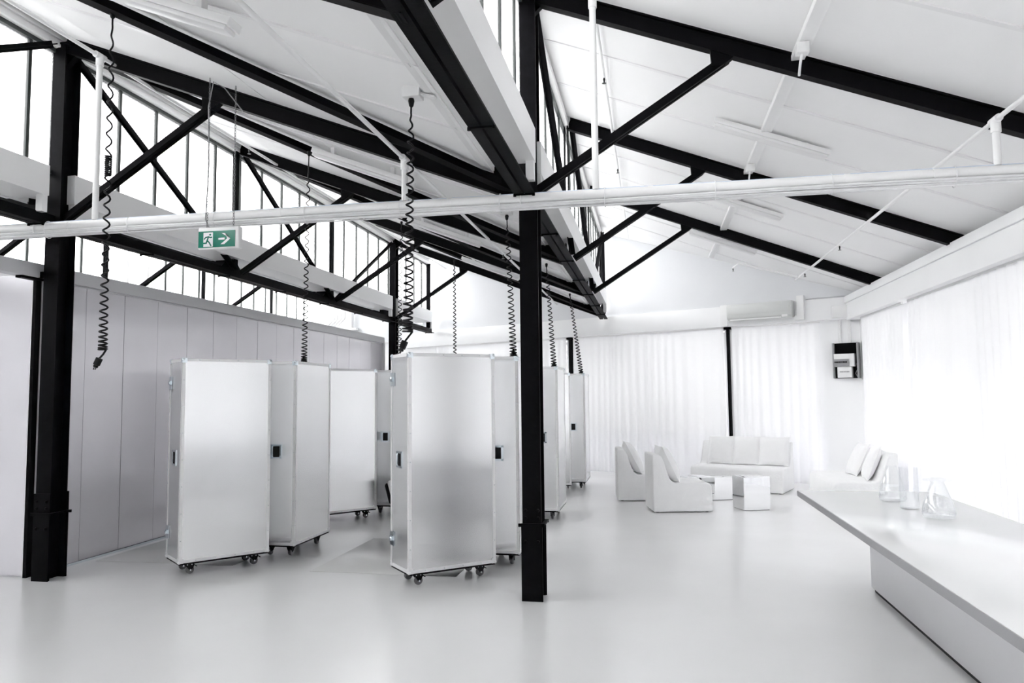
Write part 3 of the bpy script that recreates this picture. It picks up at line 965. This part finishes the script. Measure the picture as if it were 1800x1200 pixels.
# ------------------------------------------------------------------ wall equipment
def ACUNIT(label, fn, s0, s1, z0, z1, dep, o_):
    t = thing('air_conditioner', label, 'air conditioner', o_)
    prof = [(0, z0 + 0.02), (dep * 0.6, z0), (dep * 0.95, z0 + 0.05), (dep, z0 + 0.10), (dep, z1 - 0.04), (dep * 0.9, z1), (0, z1)]
    obj('housing', MB().prism(prof, s0, s1, lambda u, v, w_: fn(w_, u, v)), 'acplastic', t, bevel=0.008)
    obj('front_panel', MB().box(s0 + 0.03, s1 - 0.03, dep, dep + 0.008, z0 + 0.11, z1 - 0.055, fn), 'acplastic', t, bevel=0.003)
    obj('louvre', MB().box(s0 + 0.06, s1 - 0.2, dep * 0.75, dep * 0.98, z0 + 0.012, z0 + 0.03, fn), 'plastic', t)
    obj('display', MB().box(s1 - 0.17, s1 - 0.07, dep * 0.88, dep * 0.99, z0 + 0.02, z0 + 0.06, fn), 'plastic', t)
    return t
ACUNIT('white wall air conditioner on the beam above the right rear curtain', RW, 2.74, 3.92, 2.945, 3.255, 0.2, RW(3.3, 0, 2.945))
t = thing('cable_trunking', 'white vertical trunking left of the air conditioner on the rear beam', 'trunking', RW(2.62, 0, 2.86))
obj('duct', MB().box(2.57, 2.70, 0.002, 0.07, 2.87, 3.27, RW), 'trim', t, bevel=0.003)
obj('cover_lip', MB().box(2.555, 2.57, 0.002, 0.05, 2.88, 3.26, RW), 'trim', t)
t = thing('cable_trunking', 'white vertical trunking right of the air conditioner on the rear beam', 'trunking', RW(4.05, 0, 2.86))
obj('duct', MB().box(3.98, 4.10, 0.002, 0.09, 2.90, 3.33, RW), 'trim', t, bevel=0.003)
obj('branch_duct', MB().box(3.93, 3.978, 0.002, 0.06, 2.90, 2.98, RW), 'trim', t, bevel=0.003)
# cables lying on the rear beam in the corner
t = thing('cable_bundle', 'white cables lying on top of the rear beam, in the corner', 'cable', RW(4.5, -0.02, 3.26))
for i in range(5):
    pts = [RW(4.12 + 0.1 * j, -0.02 - 0.022 * i + 0.008 * math.sin(j * 1.3 + i), 3.262 + 0.012 * abs(math.sin(j * 0.9 + i * 2))) for j in range(8)]
    obj('cable', MB().tube(pts, 0.008, 6), 'cable' if i % 2 else 'greytrim', t, smooth=60)
# meter board in the corner
t = thing('meter_board', 'black open meter board with two white breaker boxes, high in the far right corner', 'electrical box', RW(4.73, -0.14, 1.85))
D0 = -0.137
obj('back_board', MB().box(4.52, 4.95, D0, D0 + 0.02, 1.85, 2.46, RW), 'black', t)
obj('side_frame', MB().box(4.52, 4.545, D0 + 0.02, D0 + 0.10, 1.85, 2.46, RW), 'greyplastic', t)
obj('side_frame', MB().box(4.925, 4.95, D0 + 0.02, D0 + 0.16, 1.85, 2.46, RW), 'greyplastic', t)
b1 = obj('breaker_box', MB().box(4.55, 4.88, D0 + 0.02, D0 + 0.14, 2.05, 2.27, RW), 'plastic', t, bevel=0.006)
obj('smoked_cover', MB().box(4.545, 4.80, D0 + 0.141, D0 + 0.155, 2.055, 2.18, RW), 'greyplastic', b1, bevel=0.003)
mb = MB()
for i in range(9): mb.box(4.565 + i * 0.023, 4.58 + i * 0.023, D0 + 0.156, D0 + 0.162, 2.115, 2.14, RW)
obj('breaker_row', mb, 'rubber', b1)
b2 = obj('breaker_box', MB().box(4.60, 4.83, D0 + 0.02, D0 + 0.14, 1.86, 2.045, RW), 'plastic', t, bevel=0.006)
mb = MB()
for i in range(8): mb.box(4.64 + i * 0.02, 4.652 + i * 0.02, D0 + 0.141, D0 + 0.147, 1.95, 1.97, RW)
obj('breaker_row', mb, 'greyplastic', b2)
obj('loose_cable', MB().tube([RW(4.90, D0 + 0.05, 2.10), RW(4.91, D0 + 0.07, 2.0), RW(4.88, D0 + 0.08, 1.93), RW(4.91, D0 + 0.07, 1.87)], 0.007, 6), 'greyplastic', t, smooth=60)
for s_, lab in ((4.64, 'left'), (4.80, 'right')):
    tag(obj('conduit', MB().tube([RW(s_, D0 + 0.02, 2.462), RW(s_, D0 + 0.02, 2.865)], 0.02, 10), 'pipe', smooth=60), lab + ' of the two white conduits rising from the meter board', 'conduit')
tag(obj('junction_box', MB().box(4.56, 4.90, 0.002, 0.06, 2.90, 3.10, RW), 'plastic', bevel=0.006), 'flat white box on the beam above the meter board', 'junction box')
# equipment beyond the panel wall
t = thing('wall_unit', 'small white unit with hanging cables beyond the top of the panel wall', 'air conditioner', (-7.9, 13.4, 3.45))
obj('housing', MB().box(-8.3, -7.65, 13.3, 13.55, 3.55, 3.80), 'plastic', t, bevel=0.01)
for i in range(4):
    obj('cable', MB().tube([(-7.55 + 0.1 * i, 13.2, 4.2), (-7.55 + 0.1 * i, 13.2, 3.75), (-7.75 + 0.1 * i, 13.22, 3.58), (-8.2, 13.25, 3.52)], 0.02, 6), 'cable', t, smooth=60)
obj('shelf', MB().box(-8.4, -6.9, 13.15, 13.5, 3.44, 3.50), 'trim', t)
obj('duct', MB().box(-7.28, -7.05, 13.2, 13.35, 3.5, 4.4), 'trim', t)

# ------------------------------------------------------------------ sprinkler pipework
PY, PZ = -0.15, 3.16
t = thing('sprinkler_main', 'thick white sprinkler main crossing the whole hall in front of the columns', 'pipe', (-2.2, PY, PZ))
obj('pipe', MB().tube([(-8.9, PY, PZ), (-4.6, PY, PZ), (-0.1, PY, PZ), (4.24, PY, PZ)], 0.041, 20), 'pipe', t, smooth=40)
for x in (-6.6, -5.0, -4.15, -2.1, -1.15, -0.62, 0.44, 0.98, 2.4, 3.0):
    obj('coupling', MB().tube([(x - 0.02, PY, PZ), (x + 0.02, PY, PZ)], 0.0445, 20), 'pipe', t, smooth=40)
for x in (-B, 0.0):
    obj('bracket', MB().tube([(x - 0.03, PY + 0.10, PZ - 0.05), (x - 0.03, PY - 0.046, PZ - 0.05), (x - 0.03, PY - 0.046, PZ + 0.05), (x - 0.03, PY + 0.10, PZ + 0.05)], 0.006, 6), 'pipe', t, smooth=40)
t = thing('cable_bundle', 'white cables tied along the underside of the sprinkler main', 'cable', (-2.2, PY, 3.08))
rnd = random.Random(3)
for i in range(9):
    pts = []
    a1, a2 = rnd.uniform(0, 6), rnd.uniform(0, 6)
    for j in range(66):
        x = -8.8 + j * 0.2
        pts.append((x, PY - 0.036 + 0.009 * i + 0.005 * math.sin(x * 1.3 + a1), 3.112 - 0.011 * (i % 4) + 0.004 * math.sin(x * 1.9 + a2) - (0.012 if i == 5 else 0) * (1 + math.sin(x * 1.1))))
    obj('cable', MB().tube(pts, 0.0095 if i < 7 else 0.006, 6), 'cable', t, smooth=60)
obj('blue_cable', MB().tube([(-8.8 + j * 0.4, PY + 0.004 * math.sin(j), 3.203) for j in range(33)], 0.0045, 6), 'bluecable', t, smooth=60)['label'] = 'pale blue cable on top of the pipe'
mb = MB()
x = -8.5
while x < 4.2:
    ring = [(x, PY + 0.056 * math.cos(q), 3.135 + 0.078 * math.sin(q)) for q in [2 * math.pi * i / 16 for i in range(17)]]
    mb.tube(ring, 0.003, 5, caps=False)
    x += 0.83
obj('cable_ties', mb, 'cable', t)

def branch(label, x, zb, y0, y1, slope_row, heads, r=0.017, riser=True):
    t = thing('sprinkler_branch', label, 'pipe', (x, PY, PZ))
    obj('pipe', MB().tube([(x, y0, zb), (x, y1, zb)], r, 12), 'pipe', t, smooth=40)
    if riser:
        obj('riser', MB().tube([(x, PY, PZ + 0.042), (x, PY, zb)], 0.026, 14), 'pipe', t, smooth=40)
        obj('tee', MB().tube([(x, PY - 0.06, zb), (x, PY + 0.06, zb)], r + 0.012, 12).tube([(x, PY, zb - 0.09), (x, PY, zb)], 0.034, 12), 'pipe', t, smooth=40)
    for y in heads:
        mb = MB().lathe([(0.006, 0.0), (0.012, -0.015), (0.008, -0.035), (0.006, -0.05), (0.022, -0.055), (0.022, -0.058)], 10, (x, y, zb - r))
        obj('sprinkler_head', mb, 'mull', t, smooth=40)
    return t
branch('white sprinkler branch below the left clerestory, its riser beside the left column', -3.88, 4.70, -6, 11.4, -B, (2.4, 5.4, 8.5))
branch('white sprinkler branch on the lower middle roof slope, riser left of the middle column', -1.0, 3.55, -6, 9.9, -B, (1.1, 4.0))
branch('white sprinkler branch below the right ridge, riser right of the middle column', 0.56, 4.76, -6, 9.2, 0, (1.35, 4.4, 7.5))
branch('white sprinkler branch low on the right roof slope near the right wall', 3.41, 3.53, -6, 7.4, 0, (4.35, 6.6))
t = thing('sprinkler_spur', 'short white pipe spur beside the farthest right rafter', 'pipe', (2.9, 7.35, 3.53))
obj('pipe', MB().tube([(3.41, 7.1, 3.53), (2.45, 7.1, 3.80), (2.4, 7.5, 3.80)], 0.015, 8), 'pipe', t, smooth=40)
obj('sprinkler_head', MB().lathe([(0.006, 0.0), (0.012, -0.015), (0.006, -0.05), (0.022, -0.055)], 10, (2.4, 7.48, 3.785)), 'mull', t, smooth=40)

# ------------------------------------------------------------------ ceiling fittings
def batten(label, row, x0, x1, y, drop=0.09):
    t = thing('batten_light', label, 'ceiling light', ((x0 + x1) / 2, y, zr(row, (x0 + x1) / 2) - drop))
    a = V((x0, y, zr(row, x0) - drop)); b = V((x1, y, zr(row, x1) - drop))
    obj('housing', MB().bar(a, b, 0.13, 0.05), 'trim', t, bevel=0.004)
    d = (b - a).normalized()
    obj('diffuser', MB().bar(a + d * 0.015, b - d * 0.015, 0.11, 0.03, (0, 0, 1), (0, -0.04)), 'plastic', t, bevel=0.008)
    for f in (0.2, 0.8):
        p = a + (b - a) * f
        obj('bracket', MB().box(p.x - 0.02, p.x + 0.02, y - 0.03, y + 0.03, p.z + 0.02, p.z + drop - 0.012), 'trim', t)
for y, lab in ((1.72, 'nearest white batten light on the right roof slope'), (4.36, 'middle white batten light on the right roof slope'), (6.88, 'farthest white batten light on the right roof slope, before the gable')):
    batten(lab, 0.0, 1.64, 2.72, y, 0.055)
for y, lab in ((-2.12, 'white batten light at the top edge on the middle roof slope'), (1.15, 'white batten light above the left flight cases, behind the second coiled cord'), (4.2, 'third white batten light on the middle roof slope'), (7.3, 'farthest white batten light on the middle roof slope')):
    batten(lab, -B, -2.42, -1.35, y, 0.11)
t = thing('ceiling_trunking', 'long white trunking along the middle of the right roof slope', 'trunking', (2.13, 3, zr(0, 2.13)))
obj('duct', MB().box(2.08, 2.18, -1.0, 8.6, zr(0, 2.13) - 0.035, zr(0, 2.13) + 0.015), 'trim', t, bevel=0.003)
for y in (-0.25, 2.7):
    obj('socket_box', MB().box(2.06, 2.15, y - 0.04, y + 0.04, zr(0, 2.1) - 0.13, zr(0, 2.1) - 0.05), 'plastic', t, bevel=0.005)
    obj('flex', MB().tube([(2.1, y, zr(0, 2.1) - 0.13), (2.09, y + 0.02, zr(0, 2.1) - 0.2), (2.1, y + 0.12, zr(0, 2.1) - 0.24)], 0.01, 6), 'cable', t, smooth=60)

# ------------------------------------------------------------------ coiled cords
def cord(label, top, bot, turns, rad, wire, pw=1.5, straight=0.05, plug='gland', group='coiled black power cords', tail=None):
    top, bot = V(top), V(bot)
    t = thing('coiled_cord', label, 'power cord', top, group=group)
    L = (bot - top)
    n_ = int(turns * 9)
    pts = [top, top + L * straight * 0.5]
    for i in range(n_ + 1):
        t_ = i / n_
        # t_ is turn fraction; pitch shrinks downwards
        f = 1 - (1 - t_) ** pw
        z = straight + (1 - straight) * f
        q = 2 * math.pi * turns * t_
        ramp = min(1.0, t_ * turns / 2.0)
        rr_ = rad * (0.55 + 0.45 * t_) * ramp
        pts.append(top + L * z + V((rr_ * math.cos(q), rr_ * math.sin(q), 0)))
    obj('coil', MB().tube(pts, wire, 5), 'rubber', t, smooth=60)
    obj('rose', MB().lathe([(0.016, 0.0), (0.02, -0.015), (0.014, -0.045), (0.006, -0.055)], 10, top + V((0, 0, 0.02))), 'rubber', t, smooth=40)
    if plug == 'gland':
        obj('plug', MB().lathe([(0.03, 0.0), (0.03, 0.015), (0.016, 0.05), (0.008, 0.07)], 10, bot), 'rubber', t, smooth=40)
    else:
        e = bot + V((-0.012, -0.01, -0.055))
        obj('tail', MB().tube([pts[-1], bot + V((0.005, 0, -0.03)), e], wire, 6), 'rubber', t, smooth=60)
        d = V((-0.38, -0.1, -0.9)).normalized()
        mb = MB().bar(e, e + d * 0.05, 0.035, 0.03, (0, 1, 0)).bar(e + d * 0.05, e + d * 0.066, 0.026, 0.022, (0, 1, 0))
        p = obj('plug', mb, 'rubber', t, bevel=0.004)
        mb = MB()
        for s_ in (-0.008, 0.008): mb.bar(e + d * 0.066 + V((0, s_, 0)), e + d * 0.082 + V((0, s_, 0)), 0.004, 0.006, (0, 1, 0))
        obj('pins', mb, 'rubber', p)
    return t
def mz(x): return zr(-B, x)
cord('coiled black cord hanging with a bare plug before the panel wall, leftmost', (-2.573, -1.60, 4.205), (-2.573, -1.60, 1.93), 30, 0.026, 0.0064, 1.7, 0.03, 'plug')
cord('coiled black cord running down to the edge-on case behind the leftmost case', (-2.56, 1.32, 4.19), (-2.68, 1.50, 1.985), 32, 0.03, 0.0064, 1.6, 0.08, 'gland')
cord('thick coiled black cord with a dangling plug above the front centre case', (-0.452, -1.64, 3.40), (-0.475, -1.64, 1.99), 27, 0.03, 0.0062, 1.45, 0.05, 'plug')
cord('thin coiled black cord beside the far column, down to the hidden edge-on case', (-2.80, 5.0, 4.30), (-2.64, 4.42, 1.985), 30, 0.034, 0.0068, 1.3, 0.02, 'gland')
cord('distant thin coiled black cord in front of the rear gable, above the centre case', (-2.88, 8.45, 4.32), (-2.86, 8.40, 1.60), 36, 0.034, 0.0105, 1.2, 0.02, 'plug')
cord('coiled black cord touching the middle column, down to the case behind the centre one', (-0.456, 1.45, 3.42), (-0.36, 1.22, 1.985), 26, 0.034, 0.006, 1.4, 0.06, 'gland')
cord('coiled black cord right of the middle column, down to the case there', (-0.44, 4.25, 3.41), (-0.31, 3.90, 1.985), 24, 0.036, 0.007, 1.3, 0.05, 'gland')
cord('farthest right coiled black cord, down to the farthest case', (-0.46, 7.45, 3.42), (-0.25, 7.14, 1.985), 24, 0.038, 0.0085, 1.2, 0.05, 'gland')
# spare tight coil of the leftmost cord, and the white ceiling rose of the thick one
lead = [o for o in COL.objects if o.name.startswith('coiled_cord') and o['label'].startswith('coiled black cord hanging with')][0]
pts = []
for i in range(11 * 8 + 1):
    q = 2 * math.pi * i / 8
    pts.append((-2.573 + 0.02 * math.cos(q), -1.60 + 0.02 * math.sin(q), 3.23 - 0.013 * i / 8))
obj('tight_coil', MB().tube(pts, 0.0055, 5), 'rubber', lead, smooth=60)
tag(obj('ceiling_rose', MB().box(-0.50, -0.39, -1.68, -1.58, mz(-0.45) - 0.075, mz(-0.45) - 0.005).bar((-0.40, -1.63, mz(-0.4) - 0.03), (-0.30, -1.63, mz(-0.3) - 0.02), 0.05, 0.015), 'plastic', bevel=0.006), 'small white ceiling socket holding the thick coiled cord', 'ceiling rose')
tag(obj('ceiling_rose', MB().box(-0.52, -0.40, 1.40, 1.50, mz(-0.45) - 0.055, mz(-0.45) - 0.005), 'plastic', bevel=0.006), 'small white ceiling socket above the cord by the middle column', 'ceiling rose')

# ------------------------------------------------------------------ exit sign
SX0, SX1, SY, SZ0, SZ1 = -2.785, -2.405, -0.27, 2.855, 3.045
t = thing('exit_sign', 'green and white emergency exit sign hung on chains below the sprinkler main', 'exit sign', ((SX0 + SX1) / 2, SY, SZ0))
obj('housing', MB().box(SX0, SX1, SY, SY + 0.06, SZ0, SZ1), 'plastic', t, bevel=0.012, seg=3)
w0, w1, h0, h1 = SX0 + 0.008, SX1 - 0.035, SZ0 + 0.017, SZ1 - 0.035
face = obj('green_panel', MB().box(w0, w1, SY - 0.004, SY, h0, h1), 'green', t)
U = lambda u: w0 + (w1 - w0) * u
H = lambda v: h0 + (h1 - h0) * v
fn = lambda u, v, w_: (U(u), SY - w_, H(v))
obj('doorway', MB().prism([(0.14, 0.04), (0.40, 0.04), (0.40, 0.92), (0.14, 0.92)], 0.0035, 0.0048, fn), 'signwhite', t)
man = MB()
def stroke(pts, wd):
    for (a, b) in zip(pts[:-1], pts[1:]):
        A, B_ = V((U(a[0]), H(a[1]), 0)), V((U(b[0]), H(b[1]), 0))
        d = (B_ - A).normalized(); nn = V((-d.y, d.x, 0)) * wd / 2
        q = [A - nn - d * wd * 0.3, B_ - nn + d * wd * 0.3, B_ + nn + d * wd * 0.3, A + nn - d * wd * 0.3]
        man.prism([(p.x, p.y) for p in q], 0.0046, 0.0058, lambda u, v, w_: (u, SY - w_, v))
stroke([(0.28, 0.66), (0.24, 0.40), (0.22, 0.27), (0.13, 0.26)], 0.012)
stroke([(0.25, 0.42), (0.30, 0.30), (0.35, 0.10)], 0.011)
stroke([(0.165, 0.52), (0.20, 0.62), (0.28, 0.66), (0.33, 0.60), (0.37, 0.62)], 0.010)
stroke([(0.13, 0.16), (0.06, 0.04)], 0.012)
ring = [(0.325 + 0.028 * math.cos(2 * math.pi * i / 12), 0.78 + 0.062 * math.sin(2 * math.pi * i / 12)) for i in range(12)]
man.prism(ring, 0.0046, 0.0058, fn)
obj('running_figure', man, 'green', t)
arr = [(0.55, 0.44), (0.72, 0.44), (0.64, 0.80), (0.74, 0.80), (0.885, 0.52), (0.74, 0.22), (0.64, 0.22), (0.70, 0.30), (0.72, 0.36), (0.55, 0.36)]
arr = [(0.55, 0.46), (0.70, 0.46), (0.65, 0.80), (0.73, 0.80), (0.88, 0.51), (0.70, 0.18), (0.61, 0.18), (0.71, 0.36), (0.71, 0.37), (0.55, 0.37)]
obj('arrow', MB().prism([(0.55, 0.56), (0.55, 0.44), (0.72, 0.44), (0.72, 0.56)], 0.0035, 0.0048, fn)
    .prism([(0.64, 0.84), (0.88, 0.50), (0.79, 0.50), (0.74, 0.84)], 0.0035, 0.0050, fn)
    .prism([(0.61, 0.16), (0.71, 0.16), (0.88, 0.50), (0.79, 0.50)], 0.0035, 0.0050, fn), 'signwhite', t)
for x in (-2.72, -2.475):
    mb = MB()
    z = SZ1 + 0.01
    i = 0
    zt = mz(x) - 0.01
    while z < zt:
        pts = []
        for k in range(9):
            q = 2 * math.pi * k / 8
            e = 0.0065 * math.cos(q)
            pts.append((x + (e if i % 2 else 0), SY + 0.03 + (0 if i % 2 else e), z + 0.014 * math.sin(q)))
        mb.tube(pts, 0.0024, 4, caps=False)
        z += 0.023
        i += 1
    obj('chain', mb, 'wheel', t)
obj('supply_flex', MB().tube([(-2.70, SY + 0.03, SZ1), (-2.735, SY + 0.028, 3.12), (-2.715, SY + 0.03, 3.6), (-2.73, SY + 0.03, 4.1), (-2.70, SY + 0.05, 4.33), (-2.64, SY + 0.12, 4.30), (-2.55, SY + 0.27, 4.14)], 0.005, 6), 'greyplastic', t, smooth=60)
